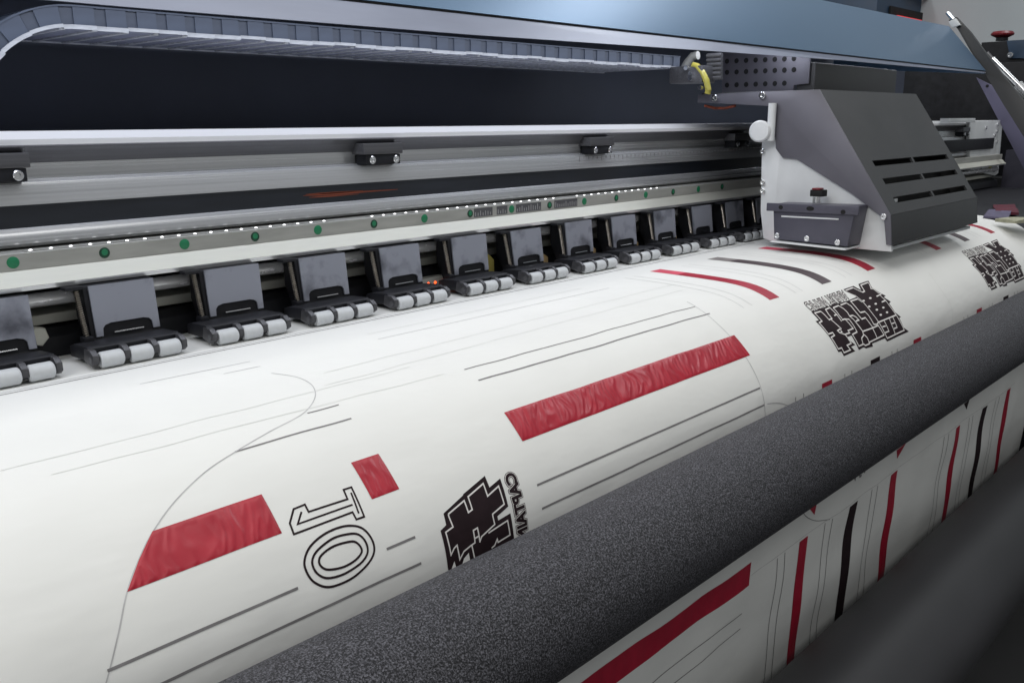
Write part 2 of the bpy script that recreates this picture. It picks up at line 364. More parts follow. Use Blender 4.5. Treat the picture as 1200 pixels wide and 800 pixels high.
# right end plate of the beam
def yb(px, py, y=.040): p = onY(px, py, y); return p[0], p[2]
c = [yb(1136, 142), yb(1174, 141), yb(1175, 144), yb(1170, 203), yb(1166, 206), yb(1137, 199)]
ep = prism('end_plate', c, .040, .0490, 'plate_white', fr, 'Y', bev=.0015)
for px, py in ((1169, 146), (1168, 154), (1165, 159), (1168, 166), (1166, 184), (1155, 150), (1149, 199), (1164, 200)):
    x, z = yb(px, py, .0398); screw(ep, (x, .0399, z), (0, -1, 0), .0042)
x, z = yb(1160, 191, .0398); lathe('brass_cap', (x, .0399, z), (0, -1, 0), [(0, .013), (.004, .013), (.006, .011), (.006, .005), (.004, .004)], 'yellow_hose', ep)
(xa, za), (xb_, zb_) = yb(1105, 164, .036), yb(1163, 176, .036)
box('belt_cover', xa, xb_, .034, .0398, zb_+.004, za-.002, 'black_plastic', fr, .001)
(xa, za), (xb_, zb_) = yb(1112, 136, .030), yb(1142, 142, .030)
box('end_block', xa, xb_, .028, .0490, .1700, .1800, 'plate_white', fr)
for px in (1108, 1113, 1118):
    p = onY(px, 134, .06); screw(fr, (p[0], .06, .1746), (0, 0, 1), .007)
# ------------------------------------------------------------------ cable chain
Yc, Wc = .075, .145
Zb = O[2]+(Yc-O[1])*math.tan(math.radians(5.6)); Zt = O[2]+(Yc-O[1])*math.tan(math.radians(6.85)); Hc = Zt-Zb
ch = thing('cable_chain', (.4, .15, Zb), 'grey-blue plastic cable chain under the hood, curling down at its end', 'cable chain')
Rb = .085; xb = .014; xe = .895; pitch = .0262
def chain_pt(t):
    """arc length from the moving end -> centre point at the underside, direction"""
    L1 = xe-xb
    if t <= L1: return (xe-t, Zb), (-1, 0)
    a = (t-L1)/Rb
    if a <= math.pi: return (xb-Rb*math.sin(a), Zb-Rb+Rb*math.cos(a)), (-math.cos(a), -math.sin(a))
    return (xb+(a-math.pi)*Rb, Zb-2*Rb), (1, 0)
n = int((xe-xb+math.pi*Rb+.35)/pitch)
def seg_prism(bm, t0, t1, h0, h1, y0, y1):
    m_ = 4 if t1 > xe-xb else 1; rings_ = []
    for k in range(m_+1):
        (x, z), (dx, dz) = chain_pt(t0+(t1-t0)*k/m_); nx, nz = (dz, -dx)
        rings_.append([bm.verts.new((x+nx*h, y, z+nz*h)) for h, y in ((h0, y0), (h1, y0), (h1, y1), (h0, y1))])
    for A, B in zip(rings_, rings_[1:]):
        for q_ in range(4): bm.faces.new((A[q_], A[(q_+1) % 4], B[(q_+1) % 4], B[q_]))
    bm.faces.new(rings_[0][::-1]); bm.faces.new(rings_[-1])
for i in range(n):
    t0, t1 = i*pitch, (i+1)*pitch
    def piece(nm, mt, par, *a): bm = bmesh.new(); seg_prism(bm, *a); return finish(nm, bm, mt, par)
    link = piece('link', 'chain_plastic', ch, t0+.0005, t1-.009, .0012, Hc-.0012, Yc, Yc+.004)
    piece('rear_plate', 'chain_plastic', link, t0+.0005, t1-.0005, .0012, Hc-.0012, Yc+Wc-.004, Yc+Wc)
    piece('link_joint', 'chain_dark', link, t1-.0095, t1, .0020, Hc-.0018, Yc+.0012, Yc+.0045)
    piece('crossbar', 'chain_under_lit', link, t0+.001, t1-.0035, -.0004, .0012, Yc+.0042, Yc+Wc-.0042)
    piece('upper_crossbar', 'chain_plastic', link, t0+.001, t1-.0035, Hc-.0012, Hc, Yc+.0042, Yc+Wc-.0042)
    bm = bmesh.new(); seg_prism(bm, t1-.0034, t1+.0009, -.0016, .0016, Yc+.006, Yc+Wc-.006); finish('crossbar_rib', bm, 'chain_edge_lit', link)
    bm = bmesh.new(); q = .0009*math.sin(i*1.7); seg_prism(bm, t0, t1, -.0010+q, .0022+q*.5, Yc-.0016, Yc-.0001); finish('rim_highlight', bm, 'chain_edge_lit', link)  # pale strip paints the highlight on the links' lower lip
    bm = bmesh.new(); seg_prism(bm, t0, t1, Hc-.0014, Hc, Yc-.0008, Yc-.0001); finish('top_rim', bm, 'chain_plastic', link)
    bm = bmesh.new(); seg_prism(bm, t0, t1, -.0016, .0004, Yc+Wc-.0040, Yc+Wc); finish('rear_rim', bm, 'chain_edge_lit', link)

# ------------------------------------------------------------------ hood
hd = thing('hood', (.5, .1, .27), 'raised blue-grey metal hood over the guide beam', 'hood')
HX0, HX1 = -1.2, 1.925
fold = (-.050, O[2]+.654*math.tan(math.radians(8.92))); top = (.0373, .3806)
prism('front_panel', [fold, top, (top[0]+.0025, top[1]-.0012), (fold[0]+.003, fold[1]-.0006)], HX0, HX1, 'hood_blue', hd, bev=.0006)
prism('roof', [(top[0]+.0032, top[1]-.0005), (.60, .405), (.60, .402), (top[0]+.0032, top[1]-.0035)], HX0, HX1, 'hood_blue', hd, bev=0)
box('groove', HX0, HX1, fold[0]+.0006, fold[0]+.0030, fold[1]-.0022, fold[1]-.0007, 'dark_hole', hd, 0)
def lipz(th): return O[2]+.655*math.tan(math.radians(th))
bm = bmesh.new(); secs = []
for x, th, yb in ((HX0, 6.9, -.072), (0, 7.0, -.072), (.32, 7.17, -.070), (.75, 7.7, -.062), (1.18, 8.17, -.052), (HX1, 8.5, -.050)):  # lip tilt and twist shaped to catch ceiling light, less towards the end
    zb = O[2]+(yb-O[1])*math.tan(math.radians(th)); secs.append([bm.verts.new((x, y, z)) for y, z in ((-.0492, fold[1]-.0023), (yb, zb), (yb+.003, zb), (-.0462, fold[1]-.0023))])
for A, B in zip(secs, secs[1:]):
    for i in range(4): bm.faces.new((A[i], A[(i+1) % 4], B[(i+1) % 4], B[i]))
bm.faces.new(secs[0]); bm.faces.new(secs[-1]); finish('lip', bm, 'hood_lip', hd)
prism('inner_panel', [(-.0458, .284), (-.0440, .284), (.02, .345), (.30, .36), (.30, .363), (.018, .348)], HX0, HX1-.004, 'navy_panel', hd, bev=0)
prism('end_panel', [(-.049, .275), (top[0]+.004, top[1]-.006), (.30, .385), (.30, .30)], HX1-.003, HX1, 'hood_blue', hd, bev=0)

# ------------------------------------------------------------------ carriage
ca = thing('print_carriage', (1.08, -.16, .012), 'dark grey print head carriage with slotted sloping front and white side plate', 'print carriage')
CX0, CX1 = .900, 1.257
side = [(.045, .205), (.045, .216), (-.065, .218), (-.144, .2185), (-.254, .057), (-.259, .0175), (-.252, .0175), (-.247, .050), (-.239, .056), (-.202, .081), (-.119, .126), (-.097, .127), (-.0855, .140), (-.081, .198), (-.058, .199)]
prism('side_cover', side, CX0, CX0+.003, 'shell_side', ca, bev=.0006)  # paler than the sloped front: light from the left put into the colour
prism('side_cover', [(.045, .205), (.045, .216), (-.065, .218), (-.144, .2185), (-.254, .057), (-.259, .0175), (-.065, .0175)], CX1-.003, CX1, 'shell_dark', ca, bev=.0006)
box('top_cover', CX0+.0032, CX1-.0032, -.1435, .04, .2155, .2183, 'shell_dark', ca, .0006)
# sloping front with six slots: built as a grid of bars around real openings
T = Vector((0, -.144, .2185)); B_ = Vector((0, -.254, .057)); nrm = Vector((0, -(T.z-B_.z), (T.y-B_.y)*-1)); nrm = Vector((0, -.1615, .110)).normalized()
def slope(u, v, off): p = T.lerp(B_, v); return Vector((CX0+.0031+(CX1-CX0-.0062)*u, p.y, p.z))+nrm*off
def slope_v(py, px):
    """fraction down the slope for a pixel on the sloping face"""
    w = ray(px, py); num = nrm.dot(T-Vector(O)); t = num/nrm.dot(Vector(w)); p = Vector(O)+t*Vector(w)
    return (p.x-CX0-.0031)/(CX1-CX0-.0062), (p-Vector((p.x, T.y, T.z))).dot(B_-T)/(B_-T).length_squared
slots = []
for pa, pb, hh in (((1024, 192), (1068, 186), 3.2), ((1072, 189), (1108, 183), 3), ((1037, 213), (1079, 207), 3.2), ((1087, 206), (1120, 201), 3), ((1050, 233), (1092, 227), 3.4), ((1096, 227), (1132, 220), 3.2)):
    a = slope_v(pa[1], pa[0]); b = slope_v(pb[1], pb[0]); slots.append((a, b))
us = sorted([min(s[0][0] for s in slots[0::2]), max(s[1][0] for s in slots[0::2]), min(s[0][0] for s in slots[1::2]), max(s[1][0] for s in slots[1::2])])
rows = [sum((slots[2*r][0][1], slots[2*r][1][1], slots[2*r+1][0][1], slots[2*r+1][1][1]))/4 for r in range(3)]
hv = .0225
us = [0]+us+[1]; vs_ = [0]
for r in rows: vs_ += [r-hv, r+hv]
vs_ += [1]
bm = bmesh.new()
for i in range(5):
    for j in range(7):
        if i in (1, 3) and j in (1, 3, 5): continue
        q = [slope(us[i+a], vs_[j+b], o) for o in (0, -.003) for a, b in ((0, 0), (1, 0), (1, 1), (0, 1))]
        v = [bm.verts.new(p) for p in q]
        for f in ((0, 1, 2, 3), (7, 6, 5, 4), (0, 4, 5, 1), (1, 5, 6, 2), (2, 6, 7, 3), (3, 7, 4, 0)): bm.faces.new([v[k] for k in f])
bmesh.ops.remove_doubles(bm, verts=bm.verts, dist=1e-6)
ce = {}
for f in list(bm.faces):
    k = tuple(sorted(v.index for v in f.verts))
bm.verts.index_update(); seen = {}
for f in list(bm.faces):
    k = tuple(sorted(v.index for v in f.verts)); seen.setdefault(k, []).append(f)
for k, fs in seen.items():
    if len(fs) > 1:
        for f in fs: bm.faces.remove(f)
finish('sloped_front', bm, 'shell_dark', ca)
# dark inside of the carriage behind the slots, with a bright spot of metal
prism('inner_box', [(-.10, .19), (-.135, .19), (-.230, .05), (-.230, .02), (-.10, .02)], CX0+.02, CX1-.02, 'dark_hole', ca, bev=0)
p = slope(*slots[4][0], -.005); box('inner_bolt', p.x+.004, p.x+.018, p.y, p.y+.004, p.z-.003, p.z+.002, 'plate_white', ca, .0005)
prism('front_skirt', [(-.2545, .0565), (-.2592, .0175), (-.2562, .0175), (-.2515, .0560)], CX0+.0032, CX1-.0032, 'shell_dark', ca, bev=.0004)
box('base_plate', CX0+.012, CX1-.004, -.250, -.075, .0075, .0120, 'plate_white', ca, .0008)
white = [(-.062, .152), (-.090, .151), (-.091, .1405), (-.097, .1285), (-.119, .1275), (-.203, .0825), (-.2395, .0575), (-.2395, .050), (-.2515, .050), (-.2585, .0085), (-.088, .0085), (-.073, .0115), (-.0665, .050)]
prism('side_plate', white, CX0+.0034, CX0+.0090, 'plate_white', ca, bev=.0007)
for px, py in ((893, 178), (893, 214), (893, 224), (919, 180), (1036, 254)):
    p = onX(px, py, CX0); screw(ca, (CX0+.0032 if px < 1000 else CX0-.0002, p[1], p[2]), (-1, 0, 0), .0042)
for px, py in ((838, 115), (894, 112)):
    p = onX(px, py, CX0); screw(ca, (CX0, p[1], p[2]), (-1, 0, 0), .0050)
# bracket on the side plate
BX = .862
def bpt(px, py, x=BX): p = onX(px, py, x); return (p[1], p[2])
o = prism('bracket', [bpt(906, 239), bpt(1003, 242), bpt(993, 289), bpt(907, 280)], BX, CX0+.0030, 'bracket_purple', ca, bev=.0012)
tl, tr = bpt(900, 238), bpt(1008, 242.5)
fl = prism('bracket_flange', [(tl[0], tl[1]+.0005), (tr[0], tr[1]+.0005), (tr[0], tr[1]-.0105), (tl[0], tl[1]-.0105)], BX-.004, BX-.0002, 'bracket_purple', o, bev=.0010)
for px, py, w in ((915, 243, .0032), (949.5, 244.5, .0055), (988, 248.5, .0032)):
    y, z = bpt(px, py, BX-.004)
    bm = bmesh.new(); pts = [(y+w*math.cos(a)*1.0, z+.0030*math.sin(a)) for a in np.linspace(0, 2*math.pi, 20, endpoint=False)]
    add_prism(bm, pts, BX-.0043, BX-.0040); finish('bracket_hole', bm, 'dark_hole', fl)
sl = [bpt(916, 252.5), bpt(983, 256), bpt(983, 257.6), bpt(916, 254.3)]
prism('bracket_slot', sl, BX-.0010, BX-.0002, 'plate_white', o, bev=0)
for px, py in ((911, 276), (946, 279.5), (982, 284)):
    y, z = bpt(px, py); screw(o, (BX, y, z), (-1, 0, 0), .0040)
bl, br = bpt(907, 281.5), bpt(993, 291)
prism('bracket_tray', [bl, br, (br[0], br[1]-.0022), (bl[0]+.004, bl[1]-.0022)], BX-.006, CX0+.003, 'plate_white', o, bev=.0005)
bxe = bpt(1006, 243, .885); bxf = bpt(1003, 266, .885)
prism('bracket_end', [(bxe[0]+.004, bxe[1]), (bxe[0]-.002, bxe[1]), (bxf[0]-.002, bxf[1]), (bxf[0]+.004, bxf[1])], BX+.006, CX0+.003, 'shell_dark', o, bev=.0008)
p = onX(957, 238, .880)
lathe('button_stem', (.880, p[1], p[2]), (0, 0, 1), [(0, .0058), (.009, .0058)], 'chrome', ca)
o = box('stop_button', .872, .888, p[1]-.0105, p[1]+.0070, p[2]+.0092, p[2]+.0180, 'dark_hole', ca, .001)
box('button_cap', .8715, .885, p[1]-.0065, p[1]+.0045, p[2]+.0182, p[2]+.0205, 'red_button', o, .0008)
# adjusting knob and its rod
p = onX(889, 154.5, .885); lathe('knob', (.894, p[1], p[2]), (-1, -.25, .06), [(0, .0135), (.003, .0150), (.012, .0150), (.0145, .0130), (.015, .006)], 'knob_white', ca, 32)
a = onX(905.5, 121, .893); b = onX(905.5, 165, .893); bm = bmesh.new(); add_tube(bm, a, (a[0], a[1], b[2]), .0056, n=18); finish('lever_rod', bm, 'knob_white', ca, True)
# perforated chain bracket and boxes on top
PX = 1.085
pf = [onX(*q, PX) for q in ((846, 60), (953, 62), (955, 98), (930, 99.5), (930, 106), (846, 109))]
o = prism('perforated_plate', [(max(q[1], -.040), q[2]) for q in pf], PX, PX+.003, 'shell_side', ca, bev=.0004)
for r_, (ya, yb) in enumerate(((72, 68.5), (85, 81.5), (100, 97))):
    for k in range(8 if r_ < 2 else 7):
        x = 852+11.2*k; y = ya+(yb-ya)*k/8; q = onX(x, y, PX)
        lathe('punched_hole', (PX-.0002, q[1], q[2]), (-1, 0, 0), [(0, .0041), (.0003, .0039)], 'dark_hole', o, n=14)
for _ in ():
    pass
q = onX(955, 74, PX); q2 = onX(955, 103, PX)
box('junction_box', PX+.004, onY(1052, 78, q[1])[0], q[1], q[1]+.03, q2[2]-.004, q[2]+.001, 'shell_dark', ca, .002)
for px, py in ((965, 101), (1002, 101), (1012, 101), (1040, 103)):
    q3 = onY(px, py, q[1]-.012); screw(ca, (q3[0], q3[1], .2184), (0, 0, 1), .004)
# hose coupling and yellow hose at the end of the chain
hc = thing('hose_coupling', tuple(onX(815, 98, .895)), 'metal hose coupling with yellow tube at the end of the cable chain', 'hose coupling')
q = onX(812, 88, .885); box('clamp_block', .868, .905, q[1]-.026, q[1]+.03, q[2]-.012, q[2]+.012, 'aluminium_dark', hc, .002)
for k in range(6):
    a = onX(829+.15*k, 66+5.2*k, .90); b = onX(846, 65+5.2*k, .90); bm = bmesh.new(); add_tube(bm, a, b, .0036, n=12); finish('coil', bm, 'aluminium_dark', hc, True)
path('yellow_tube', [onX(x, y, .872) for x, y in ((812, 76.5), (817, 78), (823, 85), (828, 95), (830, 106), (829, 110))], .0045, 'yellow_hose', hc, 12)
for px, py in ((806, 80), (811, 87), (811, 92), (822, 103)):
    q = onX(px, py, .868); bm = bmesh.new(); add_tube(bm, q, (q[0]-.006, q[1], q[2]), .0035, n=12); finish('fitting', bm, 'chrome', hc, True)
path('orange_cable', [onX(x, y, .905) for x, y in ((826, 124), (838, 127), (850, 127), (862, 124))], .002, 'orange_decal', hc, 8)
q = onX(808, 72, .89); path('grey_tube', [onX(x, y, .885) for x, y in ((800, 84), (806, 73), (812, 66), (818, 65))], .006, 'grey_bar', hc, 12)

# ------------------------------------------------------------------ pinch clamps
def make_clamp():
    t = thing('pinch_clamp', (-.008, -.03, .001), 'spring-loaded black pinch clamp with steel plate and three grey rollers on the paper edge', 'pinch clamp', 'pinch clamps in a row under the beam')
    cx = .0005
    prism('body', [(.032, .0565), (.0145, .0570), (.0128, .0560), (.0075, .0150), (.000, .006), (.020, .008), (.032, .030)], cx-.0295, cx+.0265, 'black_plastic', t, bev=.0010)
    # steel plate with a rounded notch, lying on the front face
    a = Vector((0, .0126, .0565)); d = Vector((0, .0072, .0140))-a
    def pp(u, v, off): p = a+d*v; n_ = Vector((0, d.z, -d.y)).normalized(); return Vector((cx+u, p.y+n_.y*off, p.z+n_.z*off))
    hw0, hw1 = .0262, .0258; out = [(-hw0, 0), (hw0, 0), (hw1, .94)]
    nt = .0165
    out += [(nt+.004, .94), (nt+.0035, .80), (nt+.0015, .745), (nt-.003, .715), (-nt+.003, .715), (-nt-.0015, .745), (-nt-.0035, .80), (-nt-.004, .94), (-hw1, .94)]
    bm = bmesh.new(); A = [bm.verts.new(pp(u, v, .0004)) for u, v in out]; B = [bm.verts.new(pp(u, v, .0020)) for u, v in out]
    for i in range(len(out)): bm.faces.new((A[i], A[(i+1) % len(out)], B[(i+1) % len(out)], B[i]))
    bm.faces.new(A); bm.faces.new(B); finish('face_plate', bm, 'steel_plate', t)
    bm = bmesh.new(); add_tube(bm, pp(-.012, .90, .0022), pp(.012, .90, .0022), .0009, n=8); finish('pivot_pin', bm, 'chrome', t, True)
    # roller holder
    hx0, hx1 = -.008-.0365, -.008+.0365
    h = prism('roller_holder', [(.012, .0125), (.004, .0150), (-.0205, .0165), (-.0235, .0150), (-.0225, .0100), (-.0180, .0050), (.012, .0040)], hx0, hx1, 'black_plastic', t, bev=.0012)
    for x in (hx0-.0005, -.008-.0130, -.008+.0098, hx1-.0035):
        prism('fork', [(-.016, .0050), (-.018, .0150), (-.028, .0150), (-.0335, .0115), (-.0335, .0055), (-.029, .0025)], x-.0004, x+.0042, 'fork_metal', h, bev=.0006)
    bm = bmesh.new(); add_tube(bm, (hx0-.0012, -.0285, .0078), (hx1+.0012, -.0285, .0078), .0026, n=12); finish('axle', bm, 'aluminium_dark', h, True)
    for k in range(3):
        x = -.008-.0318+.0228*k
        lathe('roller', (x+.0003, -.0295, .0068), (1, 0, 0), [(0, .0050), (.0008, .0060), (.0016, .0063), (.0160, .0063), (.0168, .0059), (.0176, .0050)], 'roller_plastic', t, 24)
    # tension spring with hooks
    p0, p1 = Vector((cx-.0350, .013, .0545)), Vector((cx-.0335, .006, .0190)); n = 22*9; dd = p1-p0; u = dd.normalized().orthogonal().normalized(); v = dd.normalized().cross(u)
    pts = [p0+dd*(i/n)+.0016*(math.cos(i*2*math.pi/9)*u+math.sin(i*2*math.pi/9)*v) for i in range(n+1)]
    path('spring', pts, .0006, 'spring_steel', t, 5)
    box('spring_post', cx-.044, cx-.030, .009, .020, .0548, .0576, 'black_plastic', t, .0008)
    box('spring_anchor', cx-.0370, cx-.0297, .001, .011, .0140, .0185, 'black_plastic', t, .0008)
    return t
cl = make_clamp()
rc = random.Random(5)
for i in list(range(-2, 0))+list(range(1, 14)):
    c = copy_tree(cl, (.0963*i+rc.uniform(-.0007, .0007), rc.uniform(-.0006, .0006), 0)); c.rotation_euler = (math.radians(rc.uniform(-1.2, 1.2)), 0, math.radians(rc.uniform(-.7, .7)))

# ------------------------------------------------------------------ the printed paper
pa = thing('printed_paper', (.55, -.1, -.55), 'wide white paper web with red and black print hanging over the platen', 'paper')
PX0, PX1 = -1.0, 1.572
bm = bmesh.new()
xs = np.linspace(PX0, PX1, 330); ss = np.concatenate([np.linspace(-.095, .15, 12), np.linspace(.158, .42, 46), np.linspace(.43, .73, 42)])
g = [[bm.verts.new(pm(x, s)) for s in ss] for x in xs]; g2 = [[bm.verts.new(pm(x, s, -.0003)) for s in ss] for x in xs]
for i in range(len(xs)-1):
    for j in range(len(ss)-1):
        bm.faces.new((g[i][j], g[i][j+1], g[i+1][j+1], g[i+1][j])); bm.faces.new((g2[i][j], g2[i+1][j], g2[i+1][j+1], g2[i][j+1]))
finish('sheet', bm, 'paper', pa, True)
LINES = list(np.arange(-.02, .72, .007))
def lay(name, tris2d, material, off, parent, smooth=True, label=None):
    """tris2d: list of polygons in (x, s); cut along s and x so they follow the sheet, then wrapped on it"""
    bm = bmesh.new()
    for poly in tris2d:
        vs = [bm.verts.new((p[0], p[1], 0)) for p in poly]
        try: bm.faces.new(vs)
        except Exception: pass
    lo = min(v.co.y for v in bm.verts); hi = max(v.co.y for v in bm.verts); xl = min(v.co.x for v in bm.verts); xh = max(v.co.x for v in bm.verts)
    for s in LINES:
        if lo < s < hi: bmesh.ops.bisect_plane(bm, geom=bm.verts[:]+bm.edges[:]+bm.faces[:], plane_co=(0, s, 0), plane_no=(0, 1, 0), dist=1e-7)
    x = xl+.012
    while x < xh:
        bmesh.ops.bisect_plane(bm, geom=bm.verts[:]+bm.edges[:]+bm.faces[:], plane_co=(x, 0, 0), plane_no=(1, 0, 0), dist=1e-7); x += .012
    for v in bm.verts: v.co = pm(v.co.x, v.co.y, off)
    bmesh.ops.triangulate(bm, faces=[f for f in bm.faces if len(f.verts) > 4])
    return finish(name, bm, material, parent, smooth=False, label=label)
def rect(x0, x1, s0, s1): return [(x0, s0), (x1, s0), (x1, s1), (x0, s1)]
def tess(poly):
    t = geometry.tessellate_polygon([[Vector((p[0], p[1], 0)) for p in poly]]); return [[poly[i] for i in f] for f in t]
def ribbon(pts, w, closed=False):
    P = [Vector((p[0], p[1])) for p in pts]; n = len(P); L, Rr = [], []
    for i in range(n):
        a = P[i-1] if (i > 0 or closed) else None; b = P[(i+1) % n] if (i < n-1 or closed) else None
        d1 = (P[i]-a).normalized() if a is not None else None; d2 = (b-P[i]).normalized() if b is not None else None
        if d1 is None: d1 = d2
        if d2 is None: d2 = d1
        t = d1+d2; t = t.normalized() if t.length > 1e-6 else d1; nn = Vector((-t.y, t.x)); k = max(.45, abs(nn.dot(Vector((-d1.y, d1.x)))))
        L.append(P[i]+nn*w/2/k); Rr.append(P[i]-nn*w/2/k)
    return [[L[i], L[(i+1) % n], Rr[(i+1) % n], Rr[i]] for i in range(n if closed else n-1)]
def H(pts): return [hit(*p) for p in pts]
def Zm(o, k, pts): return [(o[0]+x/k, o[1]+y/k) for x, y in pts]
E1 = .00018
# big red bars: ink-soaked paper, cockled into small ridges across the bar
from mathutils import noise
def crinkle(x, s):
    w = noise.noise(Vector((x*30, s*45, 3.1)))*.010
    a = noise.noise(Vector(((x+w)*210+s*60, s*55, .7))); b = noise.noise(Vector(((x+w)*130-s*30, s*45, 5.2)))
    f = noise.noise(Vector((x*330, s*160, 9.)))
    return .00046*(1-abs(a)*2.4)+.00042*b+.00008*f
def bar(poly, label):
    x0, x1 = min(p[0] for p in poly), max(p[0] for p in poly); s0, s1 = min(p[1] for p in poly), max(p[1] for p in poly)
    nx, ns = max(8, int((x1-x0)/.0008)), 26
    bm = bmesh.new(); g = []
    def xl(s):            # left edge of the bar at s
        L = sorted([p for p in poly if p[0] < (x0+x1)/2], key=lambda p: p[1]); return np.interp(s, [p[1] for p in L], [p[0] for p in L])
    for i in range(nx+1):
        row = []
        for k in range(ns+1):
            s = s0+(s1-s0)*k/ns; a = xl(s); x = a+(x1-a)*i/nx
            e = min(1, min(i, nx-i)/2, min(k, ns-k)/1.5)
            row.append(bm.verts.new(pm(x, s, E1+.00006+max(0, (.00010+crinkle(x, s))*e))))
        g.append(row)
    for i in range(nx):
        for k in range(ns): bm.faces.new((g[i][k], g[i][k+1], g[i+1][k+1], g[i+1][k]))
    return finish('red_bar', bm, 'red_ink', pa, True, label=label, angle=80)
bar([(.1548, .2705), (.4895, .2705), (.4895, .2962), (.1548, .2962)], 'long wrinkled red printed bar')
bar([(.0158, .2693), (.0378, .2693), (.0378, .2968), (.0158, .2968)], 'short red printed block')
bar([(-.1143, .2702), (-.0488, .2702), (-.0488, .2966), (-.1384, .2966), (-.1267, .2827)], 'red printed bar with a slanting end')
lay('red_bar', [rect(.150, .487, .5205, .5475)], 'red_ink_smooth', E1, pa, label='red printed bar on the hanging paper')
# stripes across the web, three to a set
def stripe(x0, x1, s0, s1, m_): lay('stripe', [rect(x0, x1, s0, s1)], m_, E1, pa)
D = .5275
for k in range(2):
    for j, (a, b, m_, mp_) in enumerate(((.6065, .6290, 'red_ink_smooth', 'pale_red_ink'), (.7385, .7650, 'grey_ink', 'pale_grey_ink'), (.8755, .9010, 'red_ink_smooth', 'pale_red_ink'))):
        a += D*k; b += D*k; f = .118 if j == 0 else (.112 if j == 1 else .108)
        stripe(a, b, .080, f, mp_); stripe(a, b, f, .2425, m_)
        dk = 'red_ink_smooth' if j != 1 else 'black_ink'
        stripe(a+.003, b+.005, .3535, .378+.0, dk)
        stripe(a-.003, b-.004, .541, .712, dk)
        for dx in (-.058, -.040) if j == 0 else (-.070, -.052):
            for s0, s1, m2, w_ in ((.085, .243, 'soft_ink', .0005), (.3545, .382, 'line_ink', .0007), (.540, .712, 'line_ink', .0006)):
                lay('fine_line', [rect(a+dx-w_, a+dx+w_, s0, s1)], m2, E1, pa)
for a in (.958, .976): lay('fine_line', [rect(a-.0004, a+.0004, .085, .243)], 'faint_ink', E1, pa)
lay('tip', [tess(H([(944, 590), (958, 586), (955, 603)]))[0]], 'red_ink_smooth', E1, pa)
lay('tip', [tess(H([(1050, 527), (1061, 519), (1051, 537)]))[0]], 'red_ink_smooth', E1, pa)
lay('tip', [tess(H([(1130, 473), (1137, 468), (1134, 480)]))[0]], 'black_ink', E1, pa)
for q in ([(1000, 559.5), (1003, 557.5), (1001.5, 563.5)], [(1006.5, 556.5), (1010, 555.5), (1009, 558.5), (1006.5, 559.5)], [(1012, 552), (1015.5, 549.5), (1013.5, 554.5)]):
    lay('small_mark', tess(H(q)), 'line_ink', E1, pa)
# long grey lines
LW = .0016
for x0, x1, s, w, m_ in ((.1583, .488, .2190, .0011, 'line_ink'), (.1578, .491, .2357, .0014, 'line_ink'), (.1509, .480, .3296, LW, 'line_ink'), (.1508, .482, .3471, LW, 'line_ink'),
                       (-.047, .0389, .2356, .0012, 'line_ink'), (.0155, .0407, .2187, .0010, 'line_ink'), (-.1587, -.0515, .3287, LW, 'line_ink'), (-.165, .0351, .3456, LW, 'line_ink'), (.0125, .0351, .3286, LW, 'line_ink'),
                       (.150, .478, .577, .0010, 'line_ink'), (.150, .481, .597, .0010, 'line_ink'), (.490, 1.45, .5375, .0006, 'thin_ink')):
    lay('ruled_line', [rect(x0, x1, s-w/2, s+w/2)], m_, E1, pa)
def pline(pts, w, m_, name='ruled_line'): return lay(name, ribbon(H(pts), w), m_, E1, pa)
for a, b, w, m_ in (((164, 450), (293, 423.5), .0007, 'thin_ink'), ((262, 438), (305, 429), .0007, 'thin_ink'), ((443, 397.5), (714, 337.5), .0007, 'thin_ink'), ((430, 392), (680, 338), .0006, 'faint_ink'),
                    ((0, 552), (480, 430), .0006, 'faint_ink'), ((60, 556), (520, 438), .0006, 'faint_ink'), ((380, 437), (790, 333), .0006, 'faint_ink'), ((380, 452), (800, 340), .0006, 'faint_ink')):
    pline([a, b], w, m_)
sp = lambda P, n=8: [tuple(q) for q in catmull([P[0]]+P+[P[-1]], n)]
lay('seam_line', ribbon(sp(H([(124, 800), (139, 740), (149, 693), (163, 655), (179, 623), (205, 587), (240, 553), (275, 530), (318, 505), (345, 491), (360, 480), (369, 466), (368, 455), (360, 447), (345, 441), (318, 437)])), .0007), 'thin_ink', E1, pa, label='curved thin seam line')
lay('seam_line', ribbon(sp([(.492, .2060), (.487, .2255), (.4825, .2531), (.4815, .2793), (.4805, .3075), (.4818, .3349), (.4835, .40)]), .0008), 'thin_ink', E1, pa)
lay('seam_line', ribbon(sp(H([(899, 473), (912, 472), (925, 476), (935, 484)])), .0008), 'thin_ink', E1, pa)
lay('seam_line', ribbon(sp(H([(938, 596), (945, 605), (957, 610), (972, 608)])), .0008), 'line_ink', E1, pa)
lay('seam_line', ribbon(sp(H([(1088, 320), (1103, 340), (1114, 358), (1116, 375), (1110, 392)])), .0008), 'faint_ink', E1, pa)
# platen edge showing right in front of the clamps
for s, w, m_ in ((.0405, .0010, 'thin_ink'), (.0460, .0014, 'line_ink')): lay('edge_line', [rect(PX0, .93, s-w/2, s+w/2)], m_, E1, pa)
